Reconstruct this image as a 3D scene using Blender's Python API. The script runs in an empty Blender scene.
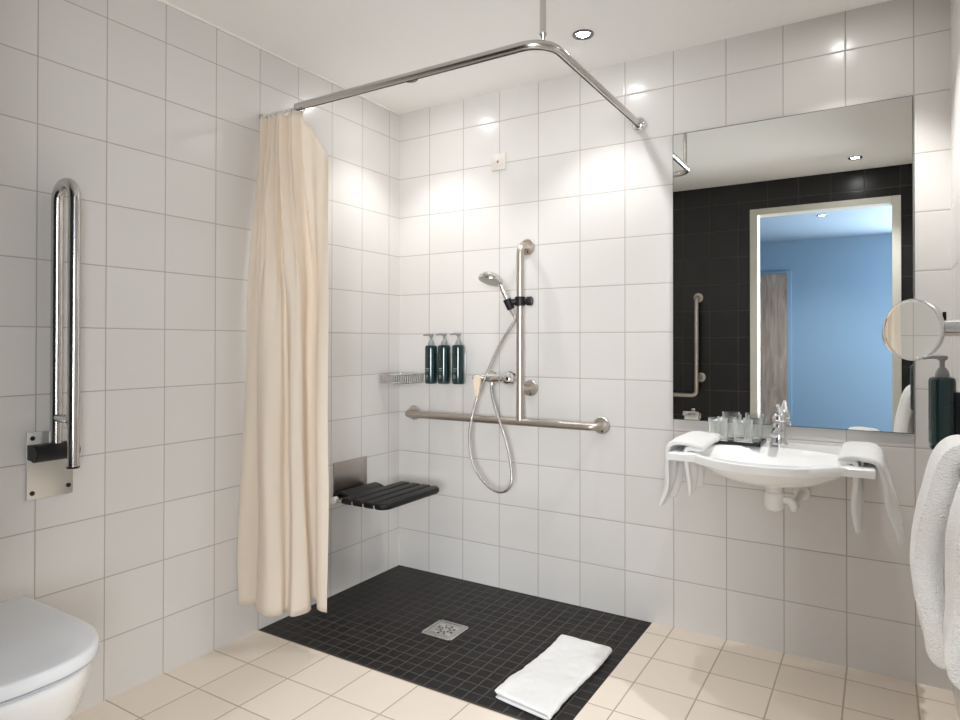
import bpy, bmesh, math, random
from mathutils import Vector, Matrix, noise
random.seed(7)
PI = math.pi
scene = bpy.context.scene
COL = scene.collection
V = Vector

# ------------------------------------------------------------------ materials
def new_mat(name):
    m = bpy.data.materials.new(name); m.use_nodes = True
    nt = m.node_tree; b = nt.nodes['Principled BSDF']
    return m, nt, b

def simple(name, col, rough=.5, metal=0, spec=.5, coat=0, bump=0, bscale=200, trans=0, ior=1.45, vary=0, sheen=0, aniso=None, sss=0):
    m, nt, b = new_mat(name)
    b.inputs['Base Color'].default_value = (*col, 1)
    b.inputs['Roughness'].default_value = rough
    b.inputs['Metallic'].default_value = metal
    b.inputs['Specular IOR Level'].default_value = spec
    b.inputs['Coat Weight'].default_value = coat
    b.inputs['Transmission Weight'].default_value = trans
    b.inputs['IOR'].default_value = ior
    b.inputs['Sheen Weight'].default_value = sheen
    if sss:
        b.inputs['Subsurface Weight'].default_value = sss
        b.inputs['Subsurface Radius'].default_value = (.02, .015, .01)
    tc = nt.nodes.new('ShaderNodeTexCoord')
    nz = nt.nodes.new('ShaderNodeTexNoise'); nz.inputs['Scale'].default_value = bscale
    nz.inputs['Detail'].default_value = 3
    if aniso:
        mp = nt.nodes.new('ShaderNodeMapping'); mp.inputs['Scale'].default_value = aniso
        nt.links.new(tc.outputs['Object'], mp.inputs[0]); nt.links.new(mp.outputs[0], nz.inputs['Vector'])
    else:
        nt.links.new(tc.outputs['Object'], nz.inputs['Vector'])
    if bump:
        bp = nt.nodes.new('ShaderNodeBump'); bp.inputs['Strength'].default_value = bump
        bp.inputs['Distance'].default_value = .002
        nt.links.new(nz.outputs[0], bp.inputs['Height']); nt.links.new(bp.outputs[0], b.inputs['Normal'])
    # a faint procedural variation of the roughness on every surface
    mr = nt.nodes.new('ShaderNodeMapRange')
    mr.inputs['To Min'].default_value = max(0, rough - .04 - vary); mr.inputs['To Max'].default_value = rough + .04 + vary
    nt.links.new(nz.outputs[0], mr.inputs['Value']); nt.links.new(mr.outputs[0], b.inputs['Roughness'])
    if trans or metal and rough < .1:
        nt.links.remove(b.inputs['Roughness'].links[0])
    return m

def tile_mat(name, ax, u0, wu, v0, wv, grout, base, gcol, rough=.22, var=.02, bump=.35, tint=None, edge=.004):
    """square tiles on a plane: ax = the two world axes; joints at u0 + k wu, v0 + k wv"""
    m, nt, b = new_mat(name); L = nt.links; N = nt.nodes
    geo = N.new('ShaderNodeNewGeometry'); sp = N.new('ShaderNodeSeparateXYZ'); L.new(geo.outputs['Position'], sp.inputs[0])
    def math_(op, a, bb=None, c=None, clamp=False):
        n = N.new('ShaderNodeMath'); n.operation = op; n.use_clamp = clamp
        for i, x in enumerate((a, bb, c)):
            if x is None: continue
            if isinstance(x, (int, float)): n.inputs[i].default_value = x
            else: L.new(x, n.inputs[i])
        return n.outputs[0]
    dist, cell = [], []
    for a, o, w in ((ax[0], u0, wu), (ax[1], v0, wv)):
        t = math_('DIVIDE', math_('SUBTRACT', sp.outputs[a], o), w)
        fl = math_('FLOOR', t); fr = math_('SUBTRACT', t, fl)
        d = math_('MINIMUM', fr, math_('SUBTRACT', 1.0, fr))
        dist.append(math_('MULTIPLY', d, w)); cell.append(fl)
    d = math_('MINIMUM', dist[0], dist[1])
    mask = math_('SMOOTH_MIN', 1.0, 1.0, 0.0)
    mr = N.new('ShaderNodeMapRange'); mr.interpolation_type = 'SMOOTHSTEP'
    mr.inputs['From Min'].default_value = grout * .35; mr.inputs['From Max'].default_value = grout * .75
    L.new(d, mr.inputs['Value'])
    hr = N.new('ShaderNodeMapRange'); hr.interpolation_type = 'SMOOTHSTEP'
    hr.inputs['From Min'].default_value = grout * .3; hr.inputs['From Max'].default_value = grout * .5 + edge
    L.new(d, hr.inputs['Value'])
    cb = N.new('ShaderNodeCombineXYZ'); L.new(cell[0], cb.inputs[0]); L.new(cell[1], cb.inputs[1])
    wn = N.new('ShaderNodeTexWhiteNoise'); L.new(cb.outputs[0], wn.inputs['Vector'])
    vr = N.new('ShaderNodeMapRange'); vr.inputs['To Min'].default_value = 1 - var; vr.inputs['To Max'].default_value = 1 + var
    L.new(wn.outputs['Value'], vr.inputs['Value'])
    hs = N.new('ShaderNodeHueSaturation'); hs.inputs['Color'].default_value = (*base, 1); L.new(vr.outputs[0], hs.inputs['Value'])
    mx = N.new('ShaderNodeMix'); mx.data_type = 'RGBA'
    L.new(mr.outputs[0], mx.inputs['Factor']); mx.inputs['A'].default_value = (*gcol, 1); L.new(hs.outputs[0], mx.inputs['B'])
    L.new(mx.outputs['Result'], b.inputs['Base Color'])
    rr = N.new('ShaderNodeMapRange'); rr.inputs['To Min'].default_value = .8; rr.inputs['To Max'].default_value = rough
    L.new(mr.outputs[0], rr.inputs['Value']); L.new(rr.outputs[0], b.inputs['Roughness'])
    nz = N.new('ShaderNodeTexNoise'); nz.inputs['Scale'].default_value = 9; nz.inputs['Detail'].default_value = 1
    L.new(geo.outputs['Position'], nz.inputs['Vector'])
    h = math_('ADD', hr.outputs[0], math_('MULTIPLY', nz.outputs[0], .35))
    bp = N.new('ShaderNodeBump'); bp.inputs['Strength'].default_value = bump; bp.inputs['Distance'].default_value = .0012
    L.new(h, bp.inputs['Height']); L.new(bp.outputs[0], b.inputs['Normal'])
    return m

TW = .2029; S0 = .18994; Z0 = -.007; YL = -1.1005
WHITE = (.672, .652, .628)
GR = (.40, .36, .325)
M = {}
M['tile_back'] = tile_mat('white_tile_back', (0, 2), S0, TW, Z0, .2, .0030, WHITE, GR)
M['tile_left'] = tile_mat('white_tile_left', (1, 2), YL, TW, Z0, .2, .0030, WHITE, GR)
M['tile_right'] = tile_mat('white_tile_right', (1, 2), -.11, TW, Z0, .2, .0030, WHITE, GR)
M['tile_black'] = tile_mat('black_tile_rear', (0, 2), S0 + .02, TW, Z0, .2, .003, (.009, .0083, .008), (.07, .065, .06), rough=.3)
M['tile_floor'] = tile_mat('beige_floor_tile', (0, 1), S0, TW, -.1, .2, .0045, (.80, .71, .61), (.47, .395, .32), rough=.30, var=.035)
M['mosaic'] = tile_mat('black_mosaic', (0, 1), 1.32, .0507, -.89, .0507, .0042, (.007, .0062, .006), (.075, .066, .06), rough=.5, var=.35, bump=.3, edge=.002)
M['ceiling'] = simple('ceiling_paint', (.93, .925, .91), .85, bump=.05, bscale=60)
M['ceiling_edge'] = simple('ceiling_trim_paint', (.84, .82, .78), .6)
M['blue'] = simple('blue_wall_paint', (.135, .215, .30), .7, bump=.08, bscale=120)
M['blue_ceil'] = simple('pale_blue_paint', (.15, .22, .30), .8, bump=.05, bscale=60)
M['frame'] = simple('door_frame_enamel', (.60, .59, .53), .35, coat=.2)
M['steel'] = simple('brushed_stainless', (.50, .45, .40), .42, metal=1, bump=.08, bscale=60, aniso=(8, 8, .6))
M['steel_plate'] = simple('satin_steel_plate', (.60, .59, .57), .34, metal=1, bump=.1, bscale=90, aniso=(1, 1, 6))
M['dark_plate'] = simple('seat_backplate_steel', (.40, .36, .33), .32, metal=1, bump=.1, bscale=90, aniso=(1, 1, 6))
M['polished'] = simple('polished_steel', (.60, .59, .58), .17, metal=1)
M['chrome'] = simple('chrome', (.80, .80, .81), .08, metal=1)
M['satin'] = simple('satin_chrome', (.66, .65, .64), .22, metal=1)
M['hose'] = simple('hose_steel', (.50, .48, .46), .28, metal=1, bump=.6, bscale=500)
M['rail'] = simple('rail_anodised', (.60, .585, .56), .22, metal=1)
M['ring_dark'] = simple('dark_chrome_ring', (.20, .20, .20), .2, metal=1)
M['black_plastic'] = simple('black_plastic', (.012, .012, .013), .38, bump=.06, bscale=300)
M['black_rubber'] = simple('black_ribbed_rubber', (.006, .006, .0065), .42, bump=.25, bscale=160, aniso=(30, 1, 1))
M['black_plastic'].node_tree.nodes['Principled BSDF'].inputs['Specular IOR Level'].default_value = .3
M['black_rubber'].node_tree.nodes['Principled BSDF'].inputs['Specular IOR Level'].default_value = .3
M['mosaic'].node_tree.nodes['Principled BSDF'].inputs['Specular IOR Level'].default_value = .3
M['tile_black'].node_tree.nodes['Principled BSDF'].inputs['Specular IOR Level'].default_value = .4
M['hole'] = simple('dark_recess', (.01, .01, .01), .6)
M['ceramic'] = simple('glazed_ceramic', (.80, .80, .79), .08, coat=.4)
M['lid'] = simple('toilet_lid_plastic', (.76, .775, .80), .16, coat=.2)
M['basin'] = simple('basin_mineral_white', (.90, .90, .895), .16, coat=.3)
M['white_plastic'] = simple('white_plastic', (.78, .77, .74), .35)
M['cream_tag'] = simple('cream_plastic', (.78, .66, .52), .45)
M['red'] = simple('red_plastic', (.50, .16, .10), .4)
M['outlet'] = simple('outlet_cream_plastic', (.66, .63, .58), .35)
M['head_face'] = simple('spray_face_plastic', (.34, .345, .29), .35)
M['bottle'] = simple('dark_teal_bottle', (.005, .026, .027), .15, coat=.5)
M['pump'] = simple('grey_pump_plastic', (.26, .265, .27), .3)
M['letter'] = simple('pale_lettering', (.50, .58, .56), .6)
M['tray'] = simple('black_lacquer', (.008, .008, .008), .25)
M['mirror'] = simple('mirror_silver', (.88, .90, .885), .005, metal=1)
M['mirror_edge'] = simple('mirror_glass_edge', (.10, .12, .11), .2)
M['glass'] = simple('tumbler_glass', (.97, .98, .97), .02, trans=1, ior=1.45)
def thin_glass(name):
    m, nt, b = new_mat(name); N = nt.nodes; L = nt.links
    b.inputs['Base Color'].default_value = (.9, .92, .91, 1); b.inputs['Roughness'].default_value = .05
    tr = N.new('ShaderNodeBsdfTransparent'); tr.inputs[0].default_value = (.98, .985, .98, 1)
    lw = N.new('ShaderNodeLayerWeight'); lw.inputs['Blend'].default_value = .35
    mr = N.new('ShaderNodeMapRange'); mr.inputs['To Min'].default_value = .04; mr.inputs['To Max'].default_value = .7
    mx = N.new('ShaderNodeMixShader')
    L.new(lw.outputs['Facing'], mr.inputs['Value']); L.new(mr.outputs[0], mx.inputs[0])
    L.new(tr.outputs[0], mx.inputs[1]); L.new(b.outputs[0], mx.inputs[2]); L.new(mx.outputs[0], N['Material Output'].inputs['Surface'])
    return m
M['soft_chrome'] = simple('soft_chrome', (.84, .84, .85), .13, metal=1)
M['glass'] = thin_glass('tumbler_glass_thin')
M['paper'] = simple('white_paper', (.84, .84, .82), .8, bump=.1)

def cloth_mat(name, col, scale, strength, rough=.95, sheen=.3, transl=0, dist=.004):
    m, nt, b = new_mat(name)
    b.inputs['Base Color'].default_value = (*col, 1); b.inputs['Roughness'].default_value = rough
    b.inputs['Sheen Weight'].default_value = sheen; b.inputs['Specular IOR Level'].default_value = .2
    tc = nt.nodes.new('ShaderNodeTexCoord')
    a = nt.nodes.new('ShaderNodeTexNoise'); a.inputs['Scale'].default_value = scale; a.inputs['Detail'].default_value = 4
    v = nt.nodes.new('ShaderNodeTexVoronoi'); v.inputs['Scale'].default_value = scale * 1.6
    for n in (a, v): nt.links.new(tc.outputs['Object'], n.inputs['Vector'])
    ad = nt.nodes.new('ShaderNodeMath'); ad.operation = 'ADD'
    nt.links.new(a.outputs[0], ad.inputs[0]); nt.links.new(v.outputs['Distance'], ad.inputs[1])
    bp = nt.nodes.new('ShaderNodeBump'); bp.inputs['Strength'].default_value = strength; bp.inputs['Distance'].default_value = dist
    nt.links.new(ad.outputs[0], bp.inputs['Height']); nt.links.new(bp.outputs[0], b.inputs['Normal'])
    if transl:
        t = nt.nodes.new('ShaderNodeBsdfTranslucent'); t.inputs['Color'].default_value = (*[c * .96 for c in col], 1)
        mx = nt.nodes.new('ShaderNodeMixShader'); mx.inputs[0].default_value = transl
        out = nt.nodes['Material Output']
        nt.links.new(b.outputs[0], mx.inputs[1]); nt.links.new(t.outputs[0], mx.inputs[2]); nt.links.new(mx.outputs[0], out.inputs['Surface'])
    return m
M['terry'] = cloth_mat('white_terry', (.84, .84, .83), 260, .5)
M['terry_big'] = cloth_mat('white_terry_thick', (.90, .89, .875), 170, .7)
M['curtain'] = cloth_mat('cream_curtain', (.95, .875, .775), 500, .12, rough=.6, sheen=.15, transl=.38, dist=.001)

def emis(name, col, s):
    m, nt, b = new_mat(name)
    b.inputs['Base Color'].default_value = (.9, .9, .9, 1)
    b.inputs['Emission Color'].default_value = (*col, 1); b.inputs['Emission Strength'].default_value = s
    return m
LC = (1.0, .995, .985)
M['lamp'] = emis('lamp_glow', LC, 105)

def wood_mat():
    m, nt, b = new_mat('grey_oak_laminate')
    tc = nt.nodes.new('ShaderNodeTexCoord'); mp = nt.nodes.new('ShaderNodeMapping'); mp.inputs['Scale'].default_value = (9, 9, 1.1)
    nz = nt.nodes.new('ShaderNodeTexNoise'); nz.inputs['Scale'].default_value = 2.2; nz.inputs['Detail'].default_value = 6; nz.inputs['Distortion'].default_value = 1.2
    cr = nt.nodes.new('ShaderNodeValToRGB')
    cr.color_ramp.elements[0].position = .3; cr.color_ramp.elements[0].color = (.14, .105, .085, 1)
    cr.color_ramp.elements[1].position = .75; cr.color_ramp.elements[1].color = (.30, .24, .20, 1)
    nt.links.new(tc.outputs['Object'], mp.inputs[0]); nt.links.new(mp.outputs[0], nz.inputs['Vector'])
    nt.links.new(nz.outputs[0], cr.inputs[0]); nt.links.new(cr.outputs[0], b.inputs['Base Color'])
    b.inputs['Roughness'].default_value = .55
    return m
M['wood'] = wood_mat()

# ------------------------------------------------------------------ object helpers
ORG = {}
def thing(name, label, cat, loc=(0, 0, 0), group=None):
    o = bpy.data.objects.new(name, None); COL.objects.link(o); o.location = loc
    o.empty_display_size = .05
    o['label'] = label; o['category'] = cat
    if group: o['group'] = group
    ORG[o.name] = V(loc)
    return o

def obj(name, bm, mat, parent=None, smooth=True, angle=40, label=None, mod=None):
    """link a bmesh given in world coordinates as ONE object (moved into its parent's frame)"""
    bmesh.ops.remove_doubles(bm, verts=bm.verts, dist=1e-6)
    bmesh.ops.recalc_face_normals(bm, faces=bm.faces)
    off = V((0, 0, 0))
    if parent is not None: off = ORG[parent.name]
    bmesh.ops.translate(bm, verts=bm.verts, vec=-off)
    me = bpy.data.meshes.new(name); bm.to_mesh(me); bm.free()
    o = bpy.data.objects.new(name, me); COL.objects.link(o)
    me.materials.append(M[mat] if isinstance(mat, str) else mat)
    if parent is not None: o.parent = parent
    ORG[o.name] = off
    if smooth:
        me.polygons.foreach_set('use_smooth', [True] * len(me.polygons))
        me.set_sharp_from_angle(angle=math.radians(angle))
    if label: o['label'] = label
    return o

def solo(name, bm, mat, label, cat, group=None, **k):
    o = obj(name, bm, mat, None, **k); o['label'] = label; o['category'] = cat
    if group: o['group'] = group
    return o

def struct(name, bm, mat, parent=None):
    o = obj(name, bm, mat, parent, smooth=False)
    if parent is None: o['kind'] = 'structure'
    return o

def box(bm, x0, x1, y0, y1, z0, z1, bev=0, seg=2):
    t = bmesh.new(); bmesh.ops.create_cube(t, size=1)
    for v in t.verts:
        v.co = V((x0 + (v.co.x + .5) * (x1 - x0), y0 + (v.co.y + .5) * (y1 - y0), z0 + (v.co.z + .5) * (z1 - z0)))
    if bev: bmesh.ops.bevel(t, geom=t.edges[:], offset=bev, segments=seg, affect='EDGES', profile=.5)
    merge(bm, t); return bm

def merge(bm, t):
    me = bpy.data.meshes.new('tmp'); t.to_mesh(me); t.free(); bm.from_mesh(me); bpy.data.meshes.remove(me)

def frame_of(d):
    d = V(d).normalized(); a = V((0, 0, 1)) if abs(d.z) < .9 else V((1, 0, 0))
    x = d.cross(a).normalized(); return x, d.cross(x).normalized(), d

def lathe(bm, prof, origin, axis=(0, 0, 1), n=40, caps=True):
    """prof = [(radius, height)] turned about an axis"""
    X, Y, D = frame_of(axis); origin = V(origin); rings = []
    for r, h in prof:
        if r < 1e-6: rings.append([bm.verts.new(origin + D * h)])
        else: rings.append([bm.verts.new(origin + D * h + X * (r * math.cos(2 * PI * i / n)) + Y * (r * math.sin(2 * PI * i / n))) for i in range(n)])
    for a, b in zip(rings, rings[1:]):
        for i in range(n):
            j = (i + 1) % n
            if len(a) == 1 and len(b) == 1: continue
            if len(a) == 1: bm.faces.new((a[0], b[i], b[j]))
            elif len(b) == 1: bm.faces.new((a[i], a[j], b[0]))
            else: bm.faces.new((a[i], a[j], b[j], b[i]))
    if caps:
        for r in (rings[0], rings[-1]):
            if len(r) > 1: bm.faces.new(r)
    return bm

def cyl(bm, p0, p1, r, n=24, bev=.0):
    p0, p1 = V(p0), V(p1); h = (p1 - p0).length
    if bev: prof = [(r - bev, 0), (r, bev), (r, h - bev), (r - bev, h)]
    else: prof = [(r, 0), (r, h)]
    return lathe(bm, prof, p0, p1 - p0, n)

def smooth_path(pts, sub=8):
    pts = [V(p) for p in pts]; out = []
    P = [pts[0] * 2 - pts[1]] + pts + [pts[-1] * 2 - pts[-2]]
    for i in range(1, len(P) - 2):
        a, b, c, d = P[i - 1:i + 3]
        for k in range(sub):
            t = k / sub
            out.append(.5 * ((2 * b) + (c - a) * t + (2 * a - 5 * b + 4 * c - d) * t * t + (-a + 3 * b - 3 * c + d) * t ** 3))
    out.append(pts[-1]); return out

def fillet(pts, r, n=8):
    """polyline with rounded corners"""
    pts = [V(p) for p in pts]; out = [pts[0]]
    for i in range(1, len(pts) - 1):
        p = pts[i]; a = (pts[i - 1] - p).normalized(); b = (pts[i + 1] - p).normalized()
        ang = a.angle(b); t = r / math.tan(ang / 2)
        c = p + (a + b).normalized() * (r / math.sin(ang / 2))
        s, e = p + a * t - c, p + b * t - c; tot = s.angle(e); ax = s.cross(e).normalized()
        for k in range(n + 1): out.append(c + Matrix.Rotation(tot * k / n, 3, ax) @ s)
    out.append(pts[-1]); return out

def tube(bm, path, r, n=14, caps=True, closed=False, rs=None, flat=None):
    path = [V(p) for p in path]; N = len(path); rings = []
    prev = None
    for i, p in enumerate(path):
        if closed: d = path[(i + 1) % N] - path[i - 1]
        else: d = path[min(i + 1, N - 1)] - path[max(i - 1, 0)]
        d.normalize()
        if prev is None: X, Y, _ = frame_of(d)
        else:
            X = (prev - d * prev.dot(d)).normalized(); Y = d.cross(X)
        prev = X; rr = rs[i] if rs else r
        rings.append([bm.verts.new(p + X * (rr * math.cos(2 * PI * k / n)) + Y * (rr * math.sin(2 * PI * k / n))) for k in range(n)])
    rng = range(N) if closed else range(N - 1)
    for i in rng:
        a, b = rings[i], rings[(i + 1) % N]
        for k in range(n): bm.faces.new((a[k], a[(k + 1) % n], b[(k + 1) % n], b[k]))
    if caps and not closed: bm.faces.new(rings[0]); bm.faces.new(rings[-1])
    return bm

def loft(bm, rings, cap0=True, cap1=True, closed=True):
    R = [[bm.verts.new(V(p)) for p in r] for r in rings]
    for a, b in zip(R, R[1:]):
        n = len(a)
        for i in range(n if closed else n - 1):
            bm.faces.new((a[i], a[(i + 1) % n], b[(i + 1) % n], b[i]))
    if cap0: bm.faces.new(R[0])
    if cap1: bm.faces.new(R[-1])
    return bm

def drape(bm, path, th, ys, deform=None, axis='y', sub=6):
    """a thick cloth: a path in the x-z plane, offset both ways, swept along y"""
    P = smooth_path([(a, 0, b) for a, b in path], sub); n = len(P)
    def ring(t):
        out = []
        nr = []
        for i in range(n):
            d = (P[min(i + 1, n - 1)] - P[max(i - 1, 0)]).normalized(); nr.append(V((-d.z, 0, d.x)))
        tf = [1 - .45 * math.exp(-(min(i, n - 1 - i)) / 1.2) for i in range(n)]
        for i in range(n): out.append(P[i] + nr[i] * t / 2 * tf[i])
        d = (P[-1] - P[-2]).normalized(); out.append(P[-1] + d * t * .3)
        for i in reversed(range(n)): out.append(P[i] - nr[i] * t / 2 * tf[i])
        d = (P[0] - P[1]).normalized(); out.append(P[0] + d * t * .3)
        return out
    prof = [(0, .12), (.12, .48), (.35, .76), (.7, .94)]
    yy = []
    y0, y1 = ys[0], ys[-1]; s = 1 if y1 > y0 else -1
    for a, f in prof: yy.append((y0 + s * a * th * .5, f))
    for y in ys[1:-1]: yy.append((y, 1))
    for a, f in reversed(prof): yy.append((y1 - s * a * th * .5, f))
    rings = []
    for y, f in yy:
        rg = []
        for p in ring(th * f):
            q = V((p.x, y, p.z))
            if deform: q = deform(q)
            rg.append(bm.verts.new(q))
        rings.append(rg)
    m = len(rings[0])
    for a, b in zip(rings, rings[1:]):
        for i in range(m): bm.faces.new((a[i], a[(i + 1) % m], b[(i + 1) % m], b[i]))
    for rg in (rings[0], rings[-1]):                       # ladder caps between the two faces of the cloth
        for i in range(n - 1):
            bm.faces.new((rg[i], rg[i + 1], rg[2 * n - 1 - i], rg[2 * n - i]))
        bm.faces.new((rg[n - 1], rg[n], rg[n + 1])); bm.faces.new((rg[0], rg[2 * n], rg[2 * n + 1]))
    return bm

def nz(p, s, a, seed=0):
    return noise.noise(V((p[0] * s + seed, p[1] * s, p[2] * s))) * a

def soften(o, n):
    m = o.modifiers.new('soft', 'SMOOTH'); m.factor = .5; m.iterations = n
    return o

def copy_tree(root, loc, label=None):
    r = root.copy(); COL.objects.link(r); r.location = loc
    if label: r['label'] = label
    for ch in list(root.children):
        c = ch.copy(); COL.objects.link(c); c.parent = r
        for g in ch.children:
            d = g.copy(); COL.objects.link(d); d.parent = c
    return r

# ------------------------------------------------------------------ the room
W = 2.32; H = 2.335; D = -2.5; DB = -2.66
b = bmesh.new(); box(b, -.12, 0, D - .10, .12, -.1, H); struct('wall_left', b, 'tile_left')
b = bmesh.new(); box(b, 0, W, 0, .12, -.1, H); struct('wall_back', b, 'tile_back')
b = bmesh.new(); box(b, W, W + .12, D - .10, .12, -.1, H); struct('wall_right', b, 'tile_right')
b = bmesh.new(); box(b, -.12, W + .12, D - .10, .12, H, H + .1); struct('ceiling', b, 'ceiling')
# floor around the shower area
b = bmesh.new()
box(b, 0, W, D - .10, -.898, -.1, 0); box(b, 1.32, W, -.898, 0, -.1, 0); struct('floor', b, 'tile_floor')
# mosaic shower floor, falling slightly to the drain
b = bmesh.new()
dx0, dx1, dy0, dy1, dz = .566, .710, -.580, -.436, -.005
o4 = [(0, -.898, 0), (1.32, -.898, 0), (1.32, 0, 0), (0, 0, 0)]; i4 = [(dx0, dy0, dz), (dx1, dy0, dz), (dx1, dy1, dz), (dx0, dy1, dz)]
ov = [b.verts.new(p) for p in o4]; iv = [b.verts.new(p) for p in i4]; bv = [b.verts.new((p[0], p[1], -.1)) for p in o4]
for i in range(4):
    j = (i + 1) % 4
    b.faces.new((ov[i], ov[j], iv[j], iv[i])); b.faces.new((bv[i], bv[j], ov[j], ov[i]))
b.faces.new(iv); b.faces.new(bv); struct('shower_floor', b, 'mosaic')
# thin pale line where the left wall meets the ceiling
b = bmesh.new(); box(b, 0, .006, D, 0, H - .008, H); struct('trim_1', b, 'ceiling_edge')
# rear wall, black tiles, with the doorway
DX0, DX1, DZ = 1.335, 2.215, 2.105
b = bmesh.new()
box(b, 0, DX0, D - .10, D, 0, H); box(b, DX1, W, D - .10, D, 0, H); box(b, DX0, DX1, D - .10, D, DZ, H)
struct('wall_rear', b, 'tile_black')
b = bmesh.new()
f0, f1, ft = 1.308, 2.243, 2.133
box(b, f0, 1.36, D - .112, D + .014, 0, ft, .003); box(b, 2.193, f1, D - .112, D + .014, 0, ft, .003); box(b, 1.36, 2.193, D - .112, D + .014, 2.088, ft, .003)
struct('door_1', b, 'frame')
# blue room beyond the doorway
Y2 = -5.65; X2a, X2b = -.6, 4.2
b = bmesh.new(); box(b, X2a, X2b, Y2 - .1, Y2, 0, H); struct('wall_far', b, 'blue')
b = bmesh.new(); box(b, X2a - .1, X2a, Y2 - .1, D - .10, 0, H); struct('wall_far_left', b, 'blue')
b = bmesh.new(); box(b, X2b, X2b + .1, Y2 - .1, D - .10, 0, H); struct('wall_far_right', b, 'blue')
b = bmesh.new(); box(b, X2a - .1, -.12, D - .10, D - .05, 0, H); box(b, W + .12, X2b + .1, D - .10, D - .05, 0, H); struct('wall_front', b, 'blue')
b = bmesh.new(); box(b, X2a - .1, X2b + .1, Y2 - .1, D - .10, H, H + .1); struct('ceiling_far', b, 'blue_ceil')
b = bmesh.new(); box(b, X2a - .1, X2b + .1, Y2 - .1, D - .10, -.1, 0); struct('floor_far', b, 'wood')
# wooden door in the far wall
b = bmesh.new(); box(b, .40, 1.215, Y2 + .002, Y2 + .05, .005, 1.955, .002); dr = struct('door_2', b, 'wood')
b = bmesh.new(); box(b, 1.217, 1.262, Y2 + .001, Y2 + .035, 0, 1.985, .002); box(b, .35, .398, Y2 + .001, Y2 + .035, 0, 1.985, .002); box(b, .398, 1.217, Y2 + .001, Y2 + .035, 1.957, 1.985, .002)
struct('door_frame', b, 'blue', dr)
b = bmesh.new(); box(b, .885, .905, Y2 + .05, Y2 + .075, 1.75, 1.83, .003); obj('door_hook', b, 'black_plastic', dr)

# added window frames around the fill lights, kept out of the mirror's view
b = bmesh.new()
for a in ((2.44, 2.50, .39, 2.31), (4.00, 4.06, .39, 2.31), (2.50, 4.00, .39, .45), (2.50, 4.00, 2.25, 2.31), (3.235, 3.265, .45, 2.25)): box(b, a[0], a[1], Y2 + .001, Y2 + .06, a[2], a[3], .003)
struct('added_window_1', b, 'frame')
b = bmesh.new()
for a in ((-5.26, -5.20, .39, 2.31), (-3.50, -3.44, .39, 2.31), (-5.20, -3.50, .39, .45), (-5.20, -3.50, 2.25, 2.31), (-4.365, -4.335, .45, 2.25)): box(b, X2b - .06, X2b - .001, a[0], a[1], a[2], a[3], .003)
struct('added_window_2', b, 'frame')

# ------------------------------------------------------------------ ceiling lights
def make_light(label, loc):
    t = thing('ceiling_light', label, 'ceiling light', (0, 0, 0), None)
    b = bmesh.new(); lathe(b, [(.041, 0), (.041, -.003), (.038, -.0055), (.031, -.0055), (.027, -.002), (.024, 0)], (0, 0, 0), (0, 0, 1), 40, caps=False)
    obj('trim_ring', b, 'ring_dark', t)
    b = bmesh.new(); lathe(b, [(0, -.0035), (.017, -.0033), (.0235, -.0015), (.0245, 0)], (0, 0, 0), (0, 0, 1), 32, caps=False)
    obj('lamp_lens', b, 'lamp', t)
    t.location = loc
    return t
def spot(loc, power, ang=99, blend=.6, rad=.022, col=LC):
    l = bpy.data.lights.new('downlight_beam', 'SPOT'); l.energy = power; l.spot_size = math.radians(ang); l.spot_blend = blend
    l.shadow_soft_size = rad; l.color = col
    o = bpy.data.objects.new('downlight_beam', l); COL.objects.link(o); o.location = (loc[0], loc[1], loc[2] - .03)
    return o
spots = [((.323, -.343), 'small round recessed ceiling light partly hidden behind the curtain rail, above the folding seat'),
         ((1.15, -.325), 'small round recessed ceiling light to the right of the curtain rail ceiling support'),
         ((1.99, -.325), 'small round recessed ceiling light above the washbasin, out of direct view'),
         ((1.99, -2.15), 'small round recessed ceiling light seen in the mirror above the doorway')]
PW = [9.5, 11.5, 27, 24]
L0 = None
for (p, lab), w in zip(spots, PW):
    loc = (p[0], p[1], H)
    if L0 is None: L0 = make_light(lab, loc)
    else: copy_tree(L0, loc, lab)
    spot(loc, w)
copy_tree(L0, (1.671, -4.15, H), 'small round ceiling light in the blue room, seen in the mirror through the doorway')
spot((1.671, -4.15, H), 55, ang=150, blend=.6, col=(1, .97, .93))

# ------------------------------------------------------------------ curtain rail
RZ = 2.058
t = thing('curtain_rail', 'L-shaped metal shower curtain rail bent round the shower, held by a rod from the ceiling', 'curtain rail', (1.262, -.893, H))
pts = fillet([(.20, -.893, RZ), (1.268, -.893, RZ), (1.268, -.012, RZ)], .085, 12)
b = bmesh.new()
rr = []
for i, p in enumerate(pts):                                  # oval profile with a slot underneath
    d = (pts[min(i + 1, len(pts) - 1)] - pts[max(i - 1, 0)]).normalized(); n_ = V((-d.y, d.x, 0))
    ring = []
    for k in range(20):
        a = 2 * PI * k / 20
        ring.append(p + n_ * (.0125 * math.cos(a)) + V((0, 0, .015 * math.sin(a))))
    rr.append(ring)
loft(b, rr); obj('rail_tube', b, 'rail', t)
b = bmesh.new()
rr = [[p + V((0, 0, -.0145)) + n for n in (V((0, 0, 0)),)] for p in pts]
sl = []
for i, p in enumerate(pts):
    d = (pts[min(i + 1, len(pts) - 1)] - pts[max(i - 1, 0)]).normalized(); n_ = V((-d.y, d.x, 0))
    sl.append([p + n_ * .0025 + V((0, 0, -.0153)), p - n_ * .0025 + V((0, 0, -.0153)), p - n_ * .0025 + V((0, 0, -.0135)), p + n_ * .0025 + V((0, 0, -.0135))])
loft(b, sl); obj('glider_slot', b, 'hole', t)
b = bmesh.new(); cyl(b, (0.004, -.893, RZ - .004), (.202, -.893, RZ - .004), .006, 16); obj('rail_end_section', b, 'white_plastic', t, label='thin pale end section above the curtain')
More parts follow.
